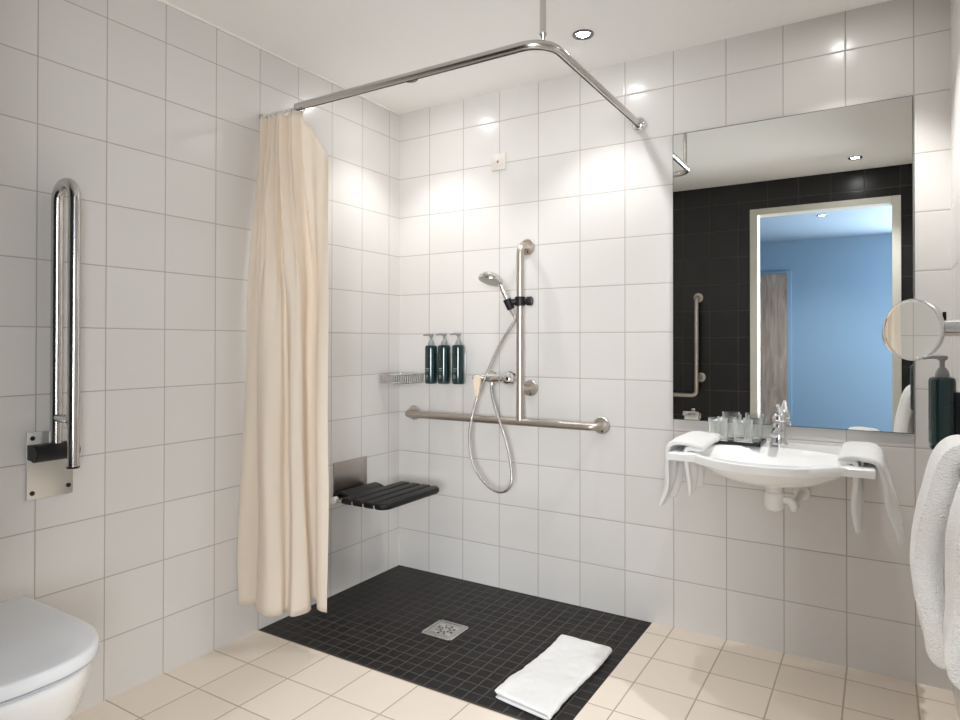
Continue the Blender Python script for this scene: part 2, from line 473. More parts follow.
b = bmesh.new(); lathe(b, [(.013, .002), (.013, .006), (.009, .012)], (0, -.893, RZ - .004), (1, 0, 0), 24); obj('wall_flange', b, 'satin', t)
b = bmesh.new(); lathe(b, [(.031, .001), (.031, .010), (.025, .020), (.017, .026)], (1.268, 0, RZ), (0, -1, 0), 32); fl = obj('wall_flange', b, 'chrome', t)
b = bmesh.new(); cyl(b, (1.243, -.868, RZ + .03), (1.243, -.868, H - .004), .0095, 20); obj('ceiling_support', b, 'rail', t)
b = bmesh.new(); lathe(b, [(.005, .012), (.006, .018), (.0125, .032), (.0125, .036)], (1.243, -.868, RZ), (0, 0, 1), 20); obj('support_joint', b, 'chrome', t)
b = bmesh.new(); lathe(b, [(.024, 0), (.024, .004), (.012, .012)], (1.243, -.868, H), (0, 0, -1), 24); obj('ceiling_flange', b, 'rail', t)

# ------------------------------------------------------------------ shower curtain
def curtain_bm():
    b = bmesh.new(); NU, NV = 200, 70
    top_ctl = [(.006, -.905)]
    k = 0
    n_pl = 8
    for i in range(1, n_pl * 2):
        x = .012 + (.232) * i / (n_pl * 2)
        top_ctl.append((x, -.898 + (.026 if i % 2 else -.030)))
    top_ctl += [(.246, -.895), (.275, -.882), (.31, -.890), (.345, -.876), (.378, -.885)]
    bot_ctl = [(.012, -.985), (.022, -1.0), (.05, -.997), (.073, -.975), (.085, -.955), (.095, -.96), (.110, -1.0), (.15, -1.023), (.195, -1.022), (.222, -.985),
               (.208, -.952), (.222, -.945), (.262, -.966), (.288, -.925), (.27, -.885), (.225, -.855), (.232, -.83), (.268, -.826), (.30, -.872), (.33, -.888), (.357, -.883)]
    def resample(c, n):
        P = smooth_path([(x, y, 0) for x, y in c], 10); s = [0]
        for a, q in zip(P, P[1:]): s.append(s[-1] + (q - a).length)
        out = []; j = 0
        for i in range(n):
            t = s[-1] * i / (n - 1)
            while j < len(P) - 2 and s[j + 1] < t: j += 1
            f = (t - s[j]) / max(1e-9, s[j + 1] - s[j]); out.append(P[j].lerp(P[j + 1], min(1, f)))
        return out
    T = resample(top_ctl, NU); B = resample(bot_ctl, NU); g = []
    # keep the flap columns matched: remap top so that the flap covers the last 22 percent
    def at(arr, u):
        x = u * (NU - 1); i = min(NU - 2, int(x)); return arr[i].lerp(arr[i + 1], x - i)
    for i in range(NU):
        u = i / (NU - 1); col = []
        # top edge: hooked up to u=.78, then sagging
        tp = at(T, u / .78 * .835 if u < .78 else .835 + (u - .78) / .22 * .165)
        s = max(0, (u - .78) / .22)
        # each hook lifts the hem a little
        zt = 2.036 + .004 * math.cos(u / .78 * 2 * PI * 8) if u < .78 else 2.036 - .205 * s ** 1.15
        zb = .140 + .006 * math.sin(u * 9)
        for j in range(NV + 1):
            v = j / NV; z = zt + (zb - zt) * v
            w = min(1, max(0, (2.03 - z) / 1.0)); w = w * w * (3 - 2 * w)
            bp = at(B, u); p = tp.lerp(bp, w)
            spread = .62 + .38 * min(1, max(0, (2.03 - z) / 1.89))
            base = at(T, u)
            # folds open towards the bottom
            mid = V((tp.x, -.893 - .075 * min(1, (2.03 - z) / 1.89) * (1 - s * .9), 0))
            p = mid.lerp(p, min(1, spread + (1 - w)))
            x = p.x + nz((u * 6, z * 1.3, 0), 1, .008, 3) * (1 - .5 * v)
            y = p.y + nz((u * 7, z * 1.5, 5), 1, .028, 9)
            # a soft diagonal drag fold in the upper half
            y += -.020 * math.exp(-((z - (1.75 - 1.3 * (u - .25))) / .10) ** 2) * math.exp(-((u - .35) / .2) ** 2)
            if s > 0: x += .010 * s * math.sin(z * 2.0 + .4)
            col.append(b.verts.new((max(.008, x), y, z)))
        g.append(col)
    for i in range(NU - 1):
        for j in range(NV): b.faces.new((g[i][j], g[i + 1][j], g[i + 1][j + 1], g[i][j + 1]))
    return b
t = thing('shower_curtain', 'cream fabric shower curtain gathered against the left wall, hanging to just above the floor', 'curtain', (.02, -.893, .14))
o = obj('curtain_fabric', curtain_bm(), 'curtain', t, angle=180)
md = o.modifiers.new('thick', 'SOLIDIFY'); md.thickness = .0012
for i in range(9):
    x = .014 + i * .0282; b = bmesh.new()
    ring = [(x + .002 * math.sin(a), -.893 + .008 * math.cos(a), RZ - .012 + .012 * math.sin(a)) for a in [2 * PI * q / 16 for q in range(16)]]
    tube(b, ring, .0016, 8, closed=True); obj('curtain_hook', b, 'satin', t)

# ------------------------------------------------------------------ grab bars
def flange(bm, p, axis, r=.036):
    lathe(bm, [(r, .001), (r, .008), (r - .003, .011), (.018, .012)], p, axis, 36); return bm
def hole(bm, p, axis, r=.0045):
    lathe(bm, [(r, 0), (r, .002)], p, axis, 14); return bm
gy = -.076
t = thing('grab_bar', 'brushed steel grab bar on the shower wall, vertical post on a long horizontal bar', 'grab bar', (.745, 0, .8))
b = bmesh.new(); tube(b, fillet([(.098, -.010, .793), (.098, gy, .793), (1.104, gy, .795), (1.104, -.010, .795)], .035, 8), .0165, 20); obj('horizontal_bar', b, 'steel', t)
b = bmesh.new(); tube(b, fillet([(.746, -.010, 1.588), (.746, gy, 1.588), (.746, gy, .798)], .035, 8), .0165, 20); obj('vertical_bar', b, 'steel', t)
b = bmesh.new(); tube(b, [(.750, gy, .942), (.760, -.010, .942)], .0135, 16); obj('wall_bracket', b, 'steel', t)
for p in ((.098, .793), (1.104, .795), (.746, 1.588), (.762, .942)):
    b = bmesh.new(); flange(b, (p[0], 0, p[1]), (0, -1, 0)); f = obj('wall_flange', b, 'steel', t)
    b = bmesh.new(); hole(b, (p[0] + .004, -.0105, p[1] - .025), (0, -1, 0)); obj('screw_hole', b, 'hole', f)

t = thing('grab_bar', 'L-shaped pale grab bar on the black wall, seen in the mirror beside the doorway', 'grab bar', (.935, D, .75))
gy2 = D + .066
b = bmesh.new(); tube(b, fillet([(.937, D + .01, 1.497), (.937, gy2, 1.497), (.937, gy2, .752), (.36, gy2, .752), (.36, D + .01, .752)], .04, 8), .0165, 18); obj('bar', b, 'steel', t)
b = bmesh.new(); tube(b, [(.937, gy2, .889), (.955, D + .01, .889)], .0125, 14); obj('wall_bracket', b, 'steel', t)
for x, z in ((.937, 1.497), (.955, .889), (.36, .752)):
    b = bmesh.new(); flange(b, (x, D, z), (0, 1, 0)); obj('wall_flange', b, 'steel', t)

# toilet roll holder on the black wall
t = thing('toilet_roll_holder', 'chrome toilet roll holder with cover on the black tiled wall, low in the mirror', 'toilet roll holder', (.9, D, .6))
b = bmesh.new(); box(b, .845, .955, D + .002, D + .11, .632, .636, .001); box(b, .845, .955, D + .106, D + .11, .600, .634, .001); obj('cover', b, 'polished', t)
b = bmesh.new(); box(b, .885, .915, D + .001, D + .012, .56, .65, .004); obj('wall_plate', b, 'polished', t)
b = bmesh.new(); tube(b, fillet([(.965, D + .01, .62), (.965, D + .06, .62), (.965, D + .06, .58), (.85, D + .06, .58)], .008, 4), .005, 10); obj('roll_arm', b, 'polished', t)
b = bmesh.new(); cyl(b, (.855, D + .06, .585), (.95, D + .06, .585), .042, 28, .003); solo('toilet_roll', b, 'paper', 'white toilet roll in the chrome holder on the black tiled wall', 'toilet paper')

# ------------------------------------------------------------------ fold-up support rail on the left wall
t = thing('folding_support_rail', 'polished steel fold-up support rail on the left wall beside the toilet, folded upright', 'grab rail', (0, -1.67, .685))
b = bmesh.new(); box(b, .001, .006, -1.735, -1.607, .687, .884, .0012); pl = obj('mounting_plate', b, 'steel_plate', t)
for y, z in ((-1.720, .866), (-1.620, .866), (-1.720, .705), (-1.620, .712)):
    b = bmesh.new(); lathe(b, [(.0068, .005), (.0068, .0075), (.005, .009)], (0, y, z), (1, 0, 0), 16); obj('screw', b, 'hole', pl)
b = bmesh.new(); cyl(b, (.048, -1.738, .826), (.048, -1.618, .826), .0255, 32, .002); box(b, .006, .048, -1.735, -1.621, .804, .848, .002); obj('hinge_cylinder', b, 'black_plastic', t)
ys = -1.672
b = bmesh.new()
x1, x2, zt = .040, .136, 1.613
path = [(x1, ys, .845), (x1, ys, zt - (x2 - x1) / 2)]
for k in range(1, 12):
    a = PI - PI * k / 12; path.append(((x1 + x2) / 2 + (x2 - x1) / 2 * math.cos(a), ys, zt - (x2 - x1) / 2 + (x2 - x1) / 2 * math.sin(a)))
path += [(x2, ys, zt - (x2 - x1) / 2), (x2, ys, .79)]
tube(b, path, .0165, 22); obj('rail_loop', b, 'polished', t)
b = bmesh.new(); tube(b, [(x1 + .01, ys, .925), (x2 - .01, ys, .925)], .013, 16); obj('cross_bar', b, 'polished', t)
b = bmesh.new(); lathe(b, [(.0045, 0), (.0045, .0015), (.003, .002)], (x2 - .002, ys - .0165, .918), (0, -1, 0), 14); obj('rivet', b, 'steel', t)
b = bmesh.new(); lathe(b, [(.0172, 0), (.0172, .004), (.015, .006)], (x2, ys, .7905), (0, 0, -1), 22); obj('end_cap', b, 'black_plastic', t)

# ------------------------------------------------------------------ folding shower seat
sc_ = -.368
t = thing('folding_shower_seat', 'black slatted fold-down shower seat on the left wall with steel backplate', 'shower seat', (0, sc_, .45))
b = bmesh.new(); box(b, .001, .006, -.480, -.256, .420, .600, .0015); p_ = obj('backplate', b, 'dark_plate', t)
for y in (-.468, -.272):
    b = bmesh.new(); lathe(b, [(.004, .005), (.004, .0075)], (0, y, .583), (1, 0, 0), 12); obj('screw', b, 'steel', p_)
b = bmesh.new(); cyl(b, (.032, -.515, .440), (.032, -.225, .440), .0115, 20, .001)
box(b, .004, .032, -.470, -.445, .428, .452, .002); box(b, .004, .032, -.29, -.265, .428, .452, .002); obj('hinge_bar', b, 'satin', t)
for y in (-.503, -.237):
    b = bmesh.new(); tube(b, fillet([(.032, y, .440), (.08, y, .440), (.10, y, .452), (.355, y, .452)], .02, 4), .0085, 14); obj('seat_arm', b, 'satin', t)
    b = bmesh.new(); cyl(b, (.032, y - .014, .440), (.032, y + .014, .440), .0165, 20, .002); obj('hinge_knuckle', b, 'white_plastic', t)
xs = [.140, .200, .262, .322, .388]
for i in range(4):
    x0, x1_ = xs[i] + (.003 if i else 0), xs[i + 1] - .003
    # plan outline of the slat, the outer one with rounded corners
    ya, yb = -.578, -.158; r = .045 if i == 3 else .006
    pts = []
    def arc(cx_, cy_, r_, a0, a1, n=7):
        return [(cx_ + r_ * math.cos(a0 + (a1 - a0) * k / n), cy_ + r_ * math.sin(a0 + (a1 - a0) * k / n)) for k in range(n + 1)]
    q = .006
    pts += arc(x0 + q, ya + q, q, PI, 1.5 * PI, 3) + arc(x1_ - r, ya + r, r, 1.5 * PI, 2 * PI) + arc(x1_ - r, yb - r, r, 0, .5 * PI) + arc(x0 + q, yb - q, q, .5 * PI, PI, 3)
    cxm, cym = (x0 + x1_) / 2, (ya + yb) / 2
    rings = []
    for z, ins in ((.453, .007), (.4555, .003), (.461, .0), (.472, .0), (.4775, .003), (.4795, .008)):
        sx = 1 - ins / ((x1_ - x0) / 2); sy = 1 - ins / ((yb - ya) / 2)
        rings.append([(cxm + (x - cxm) * sx, cym + (y - cym) * sy, z) for x, y in pts])
    b = bmesh.new(); loft(b, rings); obj('seat_slat', b, 'black_rubber', t, angle=50)
for i in (1, 2, 3):
    b = bmesh.new(); box(b, xs[i] - .0035, xs[i] + .0035, -.572, -.166, .458, .468, .001); obj('spacer', b, 'white_plastic', t)
# curved black apron between backplate and slats
b = bmesh.new()
P = smooth_path([(.010, 0, .452), (.020, 0, .468), (.05, 0, .478), (.085, 0, .474), (.112, 0, .464), (.137, 0, .459)], 6)
rings = []
top = [V((p.x, 0, p.z)) for p in P]; loop = top + [V((p.x, 0, p.z - .012)) for p in reversed(P)]
for y in (-.492, -.488, -.252, -.248):
    e = .3 if y in (-.492, -.248) else 1
    rings.append([(p.x, y, p.z if i < len(top) else p.z + .006 * (1 - e)) for i, p in enumerate(loop)])
loft(b, rings); obj('apron', b, 'black_plastic', t)

# ------------------------------------------------------------------ wire corner basket
t = thing('corner_basket', 'chrome wire corner basket in the shower corner beside the bottles', 'basket', (.03, -.03, .96))
R_ = .158
def rim(z, r_, o_=.006):
    pts = [V((o_, -o_, z)), V((o_, -r_, z))]
    for k in range(13):
        a = -PI / 2 + PI / 2 * k / 12
        pts.append(V((o_ + (r_) * .0 + r_ * math.cos(a), -o_ + r_ * math.sin(a), z)))
    return pts + [V((r_, -o_, z))]
b = bmesh.new(); tube(b, rim(.990, R_), .0034, 8, closed=True); obj('top_rim', b, 'chrome', t)
b = bmesh.new(); tube(b, rim(.948, R_ - .004), .0030, 8, closed=True); obj('bottom_rim', b, 'chrome', t)
b = bmesh.new()
for k in range(22):
    a = -PI / 2 + PI / 2 * (k + .5) / 22; c_, s_ = math.cos(a), math.sin(a)
    tube(b, [(.006 + R_ * c_, -.006 + R_ * s_, .990), (.006 + (R_ - .004) * c_, -.006 + (R_ - .004) * s_, .948)], .0015, 6)
obj('side_wires', b, 'chrome', t)
b = bmesh.new()
for k in range(1, 15):
    x = .006 + k * .0102; e = math.sqrt(max(0, (R_ - .004) ** 2 - (x - .006) ** 2))
    tube(b, [(x, -.006, .947), (x, -.006 - e, .947)], .0016, 6)
obj('base_wires', b, 'chrome', t)

# ------------------------------------------------------------------ pump bottles
def make_bottle(name, label, cat, group, wall_axis, wall_gap):
    """stood at the origin; wall in direction wall_axis"""
    t = thing(name, label, cat, (0, 0, 0), group)
    r = .0300
    b = bmesh.new(); lathe(b, [(.022, 0), (.027, .001), (.0292, .005), (r, .02), (r, .172), (.0294, .180), (.027, .186), (.022, .1885)], (0, 0, 0), (0, 0, 1), 40)
    bo = obj('bottle_body', b, 'bottle', t)
    b = bmesh.new()
    import math as m_
    # lettering wrapped on the front, too small to read
    fx = V(wall_axis) * -1; ang0 = m_.atan2(fx.y, fx.x)
    rows = [(.072, .004, [(-.30, .30), ]), (.062, .003, [(-.30, -.02), (.05, .22)]), (.040, .0022, [(-.30, .10)]), (.034, .0022, [(-.30, .22)]), (.028, .0022, [(-.30, .02)])]
    for z, h, segs in rows:
        for a0, a1 in segs:
            n = max(2, int((a1 - a0) / .05)); 
            for k in range(n):
                if k % 5 == 4: continue
                s0 = ang0 + a0 + (a1 - a0) * k / n; s1 = s0 + (a1 - a0) / n * .72
                vs = [b.verts.new(V((m_.cos(a) * (r + .0003), m_.sin(a) * (r + .0003), zz))) for a, zz in ((s0, z), (s1, z), (s1, z + h), (s0, z + h))]
                b.faces.new(vs)
    obj('lettering', b, 'letter', bo)
    b = bmesh.new(); lathe(b, [(.0155, .188), (.0155, .197), (.0125, .206), (.0085, .212), (.0058, .214), (.0058, .230), (.0105, .233), (.013, .238), (.012, .243), (.004, .245)], (0, 0, 0), (0, 0, 1), 28)
    pu = obj('pump', b, 'pump', t)
    b = bmesh.new(); tube(b, [(0, 0, .239), (-.018, -.004, .2405), (-.034, -.008, .239), (-.040, -.0095, .236)], .004, 12, rs=[.0062, .005, .0042, .0038]); obj('spout', b, 'pump', pu)
    b = bmesh.new(); w = V(wall_axis); s = V((-w.y, w.x, 0))
    box(b, -.013, .013, -wall_gap + .001, -r + .004, .03, .15, .003)
    a = m_.atan2(-w.x, w.y) + PI if False else m_.atan2(w.y, w.x) + PI / 2
    bmesh.ops.rotate(b, verts=b.verts, cent=(0, 0, 0), matrix=Matrix.Rotation(a, 3, 'Z'))
    obj('wall_bracket', b, 'satin', t)
    return t
g = 'pump bottles on the shower wall'
b0 = make_bottle('pump_bottle', 'dark green pump bottle on the shower wall, leftmost of three, beside the wire basket', 'bottle', g, (0, 1, 0), .055)
b0.location = (.241, -.055, .948)
copy_tree(b0, (.318, -.055, .950), 'dark green pump bottle on the shower wall, middle of the three')
copy_tree(b0, (.401, -.055, .951), 'dark green pump bottle on the shower wall, rightmost of three, nearest the shower hose')
b1 = make_bottle('pump_bottle', 'dark green pump bottle on the right wall, right below the round magnifying mirror', 'bottle', None, (1, 0, 0), .062)
b1.location = (2.2555, -.585, .872)
for c in b1.children:
    if c.name.startswith('wall_bracket'): c.data.materials[0] = M['black_plastic']

# ------------------------------------------------------------------ shower handset, holder, mixer
t = thing('shower_holder', 'black slider clamp with side knob on the vertical grab bar, holding the shower head', 'shower holder', (.748, gy, 1.335))
hc = V((.746, gy, 1.335))
b = bmesh.new(); lathe(b, [(.0175, -.021), (.024, -.019), (.025, 0), (.024, .019), (.0175, .021)], hc, (0, 0, 1), 28); 
tube(b, [hc, hc + V((-.022, -.012, -.002)), hc + V((-.040, -.022, -.006))], .015, 16, rs=[.017, .014, .015]); obj('clamp', b, 'black_plastic', t)
b = bmesh.new(); lathe(b, [(.013, .015), (.013, .03), (.020, .033), (.021, .052), (.018, .057)], hc, (1, .1, 0), 24); obj('knob', b, 'black_plastic', t)
hp = hc + V((-.043, -.026, -.012)); hd = V((-.32, -.30, 1)).normalized()
b = bmesh.new(); lathe(b, [(.0135, -.026), (.017, -.024), (.019, .022), (.0165, .024), (.0135, .024)], hp, hd, 24); obj('cradle', b, 'black_plastic', t)

t = thing('hand_shower', 'chrome hand shower with round head and hose looping down to the mixer', 'shower head', tuple(hp))
top = hp + hd * .100
b = bmesh.new(); tube(b, [hp - hd * .045, hp - hd * .02, hp + hd * .03, hp + hd * .07, top], .012, 18, rs=[.0095, .0115, .0125, .012, .0125]); obj('handle', b, 'chrome', t)
hn = V((-.13, -.30, -.93)).normalized(); hcn = top + V((-.035, -.026, .012))
b = bmesh.new(); lathe(b, [(.055, .006), (.057, 0), (.055, -.012), (.047, -.016), (.040, -.026), (.030, -.031), (.0, -.032)], hcn, hn, 40); obj('head', b, 'satin', t)
b = bmesh.new(); lathe(b, [(0, .0085), (.03, .0085), (.050, .0075), (.0545, .0055)], hcn, hn, 40, caps=False); obj('spray_face', b, 'head_face', t)
mz = .985
h0 = hp - hd * .045
hose = [h0, h0 - hd * .03, (.716, -.10, 1.225), (.656, -.10, 1.139), (.590, -.100, 1.012), (.542, -.104, .908), (.517, -.12, .793), (.506, -.12, .700), (.528, -.12, .587), (.600, -.12, .503), (.672, -.12, .480), (.722, -.12, .515), (.722, -.115, .600), (.690, -.105, .71), (.640, -.095, .82), (.603, -.08, .909), (.592, -.066, .958)]
b = bmesh.new(); tube(b, smooth_path(hose, 12), .0062, 12); obj('hose', b, 'hose', t)

t = thing('shower_mixer', 'chrome thermostatic shower mixer bar on the back wall left of the vertical grab bar', 'mixer tap', (.59, 0, mz))
b = bmesh.new(); lathe(b, [(.012, .0), (.017, .003), (.017, .03), (.0205, .034), (.0205, .13), (.017, .134), (.017, .150)], (.508, -.064, mz), (1, 0, 0), 28); obj('body', b, 'chrome', t)
b = bmesh.new(); lathe(b, [(.020, .0), (.025, .004), (.029, .015), (.029, .034), (.024, .044), (.012, .049)], (.655, -.064, mz), (1, 0, 0), 32); obj('temperature_knob', b, 'chrome', t)
b = bmesh.new(); lathe(b, [(.004, 0), (.009, .002), (.009, .020)], (.489, -.064, mz), (1, 0, 0), 20); obj('flow_knob', b, 'satin', t)
b = bmesh.new(); lathe(b, [(.009, 0), (.009, .02), (.012, .022)], (.592, -.064, mz - .040), (0, 0, 1), 20); obj('hose_outlet', b, 'chrome', t)
for x in (.56, .66):
    b = bmesh.new(); lathe(b, [(.031, .001), (.030, .008), (.015, .014), (.015, .05)], (x, 0, mz), (0, -1, 0), 30); obj('wall_flange', b, 'chrome', t)
b = bmesh.new()
loft(b, [[(.549 + dx * w_, -.122 + dy * .005, z_) for dx, dy in ((-1, -1), (1, -1), (1, 1), (-1, 1))] for z_, w_ in ((.998, .016), (.992, .019), (.96, .017), (.92, .010), (.906, .007), (.902, .004))])
bmesh.ops.translate(b, verts=b.verts, vec=(.0, 0, 0)); obj('lever', b, 'cream_tag', t, label='cream coloured plastic lever at the left end')
b = bmesh.new(); cyl(b, (.549, -.120, .990), (.549, -.064, .988), .006, 12); obj('lever_pin', b, 'satin', t)

# capped outlet high on the shower wall
t = thing('capped_outlet', 'small square white wall plate with red centre, high on the shower wall', 'wall outlet', (.594, 0, 2.0))
b = bmesh.new(); box(b, .556, .632, -.011, -.001, 1.960, 2.038, .004); obj('cover_plate', b, 'outlet', t)
b = bmesh.new(); lathe(b, [(.026, .010), (.026, .013), (.024, .014)], (.594, 0, 1.999), (0, -1, 0), 30); obj('centre_disc', b, 'outlet', t)
b = bmesh.new(); lathe(b, [(.006, .013), (.006, .0155), (.004, .0165)], (.594, 0, 1.999), (0, -1, 0), 18); obj('red_button', b, 'red', t)

# ------------------------------------------------------------------ floor drain
t = thing('floor_drain', 'square steel drain cover in the black mosaic shower floor', 'drain', (.638, -.508, dz))
b = bmesh.new()
z0, z1 = dz + .0004, .0035
for a in ((dx0, dx1, dy0, dy0 + .009), (dx0, dx1, dy1 - .009, dy1), (dx0, dx0 + .009, dy0, dy1), (dx1 - .009, dx1, dy0, dy1)): box(b, *a, z0, z1, .0008, 1)
obj('frame', b, 'satin', t)
b = bmesh.new(); box(b, dx0 + .011, dx1 - .011, dy0 + .011, dy1 - .011, z0, .0022, .0006, 1); cv = obj('cover', b, 'steel_plate', t)
cc = V((.638, -.508, .0022))
b = bmesh.new()
for k in range(8):
    a = 2 * PI * k / 8 + .2
    for rr_ in (.020, .036):
        lathe(b, [(.0052 if rr_ > .03 else .0042, 0), (.0052 if rr_ > .03 else .0042, .0005)], cc + V((math.cos(a + rr_ * 9) * rr_, math.sin(a + rr_ * 9) * rr_, 0)), (0, 0, 1), 12)
obj('perforation', b, 'hole', cv)
b = bmesh.new()
for a in (0, PI / 2, PI, 1.5 * PI):
    lathe(b, [(.012, 0), (.011, .0015), (.006, .002)], cc + V((math.cos(a + .8) * .043, math.sin(a + .8) * .043, 0)), (0, 0, 1), 16)
lathe(b, [(.008, 0), (.007, .001)], cc, (0, 0, 1), 16)
obj('rosette', b, 'chrome', cv)

# ------------------------------------------------------------------ folded bath mat
b = bmesh.new()
ML = [(-.100, .0065), (-.05, .0060), (0, .0058), (.05, .0058), (.088, .006), (.099, .0105), (.100, .015), (.093, .0195), (.06, .0205), (0, .020), (-.05, .0205), (-.098, .021)]
def mat_def(p):
    s = (p.y + .27) / .54
    q = V(p); lift = max(0, p.z - .007) * 1.2
    q.z += (nz((p.x, p.y, 0), 9, .004, 2) + nz((p.x, p.y, 0), 30, .0016, 4)) * (lift / .022)
    q.z = max(.0012, q.z + .002 * math.sin(s * 8) * (lift / .022))
    q.x += .006 * math.sin(p.y * 9) - .004 + nz((0, p.y, 0), 22, .004, 1)
    if p.x < -.07 and p.z > .02: q.z += .005 * max(0, 1 - s * 3); q.x -= .006 * max(0, 1 - s * 3)
    # footprint of the photo: corners a little skewed
    x = 1.170 + q.x; y = -.600 + q.y * .93 - (q.x) * .13 * (1 - s)
    return V((x, y, q.z))
drape(b, ML, .0100, [-.27 + .54 * k / 46 for k in range(47)], mat_def)
solo('bath_mat', b, 'terry', 'folded white terry bath mat lying on the black mosaic at the edge of the shower', 'bath mat', angle=60)

# ------------------------------------------------------------------ wall mirror
t = thing('wall_mirror', 'large frameless rectangular mirror on the back wall above the washbasin', 'mirror', (1.811, 0, .84))
b = bmesh.new(); box(b, 1.4065, 2.216, -.0075, -.001, .841, 1.991, .0012, 1); obj('backing', b, 'mirror_edge', t)
b = bmesh.new(); box(b, 1.409, 2.2135, -.0085, -.0070, .8435, 1.9885); obj('mirror_glass', b, 'mirror', t, smooth=False)

# ------------------------------------------------------------------ washbasin
BX, ZT = 1.806, .780
def front(x):
    tt = abs(x - BX) / .215
    return -.450 - (.112 * (1 - tt ** 2) ** .9 if tt < 1 else 0)
b = bmesh.new(); NX, NY = 96, 72
xs_ = [BX - .30 + .60 * i / NX for i in range(NX + 1)]
def topz(x, y):
    u = (x - BX) / .238; v = (y + .340) / .180
    r = math.sqrt(u * u + v * v); z = ZT
    if r < 1:
        k = 1 - r * r; z -= .080 * (1 - (1 - k) ** 1.6) ** .8 * (.9 if True else 1)
    # softened rim and a slight raised lip
    z += .0012 * math.exp(-((r - 1.06) / .05) ** 2)
    e = min(x - (BX - .30), BX + .30 - x, y - front(x)); 
    if e < .003: z -= .003 * (1 - math.sqrt(max(0, 1 - (1 - e / .003) ** 2)))
    return z
def botz(x, y):
    u = (x - BX) / .240; v = (y + .330) / .200; r = math.sqrt(u * u + v * v); z = ZT - .026
    if r < 1: z -= .070 * (1 - r ** 2.6)
    return z
def inslot(x, y):
    for sx in (BX - .252, BX + .252):
        if abs(x - sx) < .017 and -.40 < y < -.10: return True
    return False
Tp, Bt = {}, {}
for i, x in enumerate(xs_):
    f = front(x)
    for j in range(NY + 1):
        s = j / NY; s = .5 * (1 - math.cos(PI * s)) * .4 + s * .6; y = -.0015 + (f + .0015) * s
        Tp[i, j] = b.verts.new((x, y, topz(x, y))); Bt[i, j] = b.verts.new((x, y, botz(x, y)))
keep = set()
for i in range(NX):
    for j in range(NY):
        c = (Tp[i, j].co + Tp[i + 1, j + 1].co) / 2
        if not inslot(c.x, c.y): keep.add((i, j))
for (i, j) in keep:
    q = [(i, j), (i + 1, j), (i + 1, j + 1), (i, j + 1)]
    b.faces.new([Tp[k] for k in q]); b.faces.new([Bt[k] for k in reversed(q)])
    for (di, dj, a_, c_) in ((0, -1, q[0], q[1]), (1, 0, q[1], q[2]), (0, 1, q[2], q[3]), (-1, 0, q[3], q[0])):
        if (i + di, j + dj) not in keep: b.faces.new((Tp[a_], Bt[a_], Bt[c_], Tp[c_]))
for v in [v for v in b.verts if not v.link_faces]: b.verts.remove(v)
t = thing('washbasin', 'wide white wall-mounted washbasin with bowed front below the mirror', 'washbasin', (BX, 0, .66))
obj('basin', b, 'basin', t, angle=50)
b = bmesh.new(); lathe(b, [(.0, .0), (.021, .0), (.023, .002), (.021, .004), (0, .0055)], (BX, -.33, ZT - .0735), (0, 0, 1), 28, caps=False); obj('drain_plug', b, 'chrome', t)
b = bmesh.new(); lathe(b, [(.027, .002), (.027, -.035), (.031, -.038), (.031, -.085), (.026, -.094), (.014, -.098)], (BX + .01, -.29, .688), (0, 0, 1), 30); obj('trap', b, 'white_plastic', t)
b = bmesh.new(); tube(b, fillet([(BX + .03, -.29, .630), (BX + .068, -.29, .630), (BX + .068, -.29, .60), (BX + .068, -.012, .60)], .02, 6), .0125, 14)
lathe(b, [(.028, .001), (.027, .008), (.014, .012)], (BX + .068, 0, .60), (0, -1, 0), 24); obj('waste_pipe', b, 'white_plastic', t)

# faucet
t = thing('faucet', 'chrome single-lever basin faucet standing at the back of the washbasin', 'faucet', (BX, -.072, ZT))
FX, FY = BX, -.072
b = bmesh.new(); lathe(b, [(.031, .0), (.031, .004), (.0275, .008), (.0255, .03), (.0235, .060), (.0225, .072), (.019, .080)], (FX, FY, ZT), (0, 0, 1), 32); obj('body', b, 'soft_chrome', t)
b = bmesh.new()
rings = []
for k in range(9):
    s = k / 8; y = FY - .010 - .105 * s; z = ZT + .052 + .020 * math.sin(s * 2.0) - .022 * s; w_ = .017 - .003 * s; h_ = .013 - .004 * s
    rings.append([(FX + w_ * math.cos(a), y, z + h_ * math.sin(a)) for a in [2 * PI * q / 20 for q in range(20)]])
loft(b, rings); sp_ = obj('spout', b, 'soft_chrome', t)
b = bmesh.new(); lathe(b, [(.0095, 0), (.0095, .010)], (FX, FY - .103, ZT + .038), (0, 0, 1), 20); obj('aerator', b, 'satin', sp_)
b = bmesh.new(); lathe(b, [(.0215, .083), (.0235, .088), (.0225, .104), (.016, .114), (.006, .118)], (FX, FY, ZT), (0, 0, 1), 30)
rings = []
for k in range(9):
    s = k / 8; y = FY + .006 - .040 * s; z = ZT + .104 + .040 * s; w_ = .0165 - .010 * s ** 1.3
    rings.append([(FX + w_ * math.cos(a), y + .003 * math.sin(a), z + .006 * math.sin(a)) for a in [2 * PI * q / 16 for q in range(16)]])
loft(b, rings); obj('lever', b, 'soft_chrome', t)
b = bmesh.new(); cyl(b, (FX, FY + .027, ZT + .02), (FX, FY + .027, ZT + .105), .0025, 10); obj('pop_up_rod', b, 'soft_chrome', t)

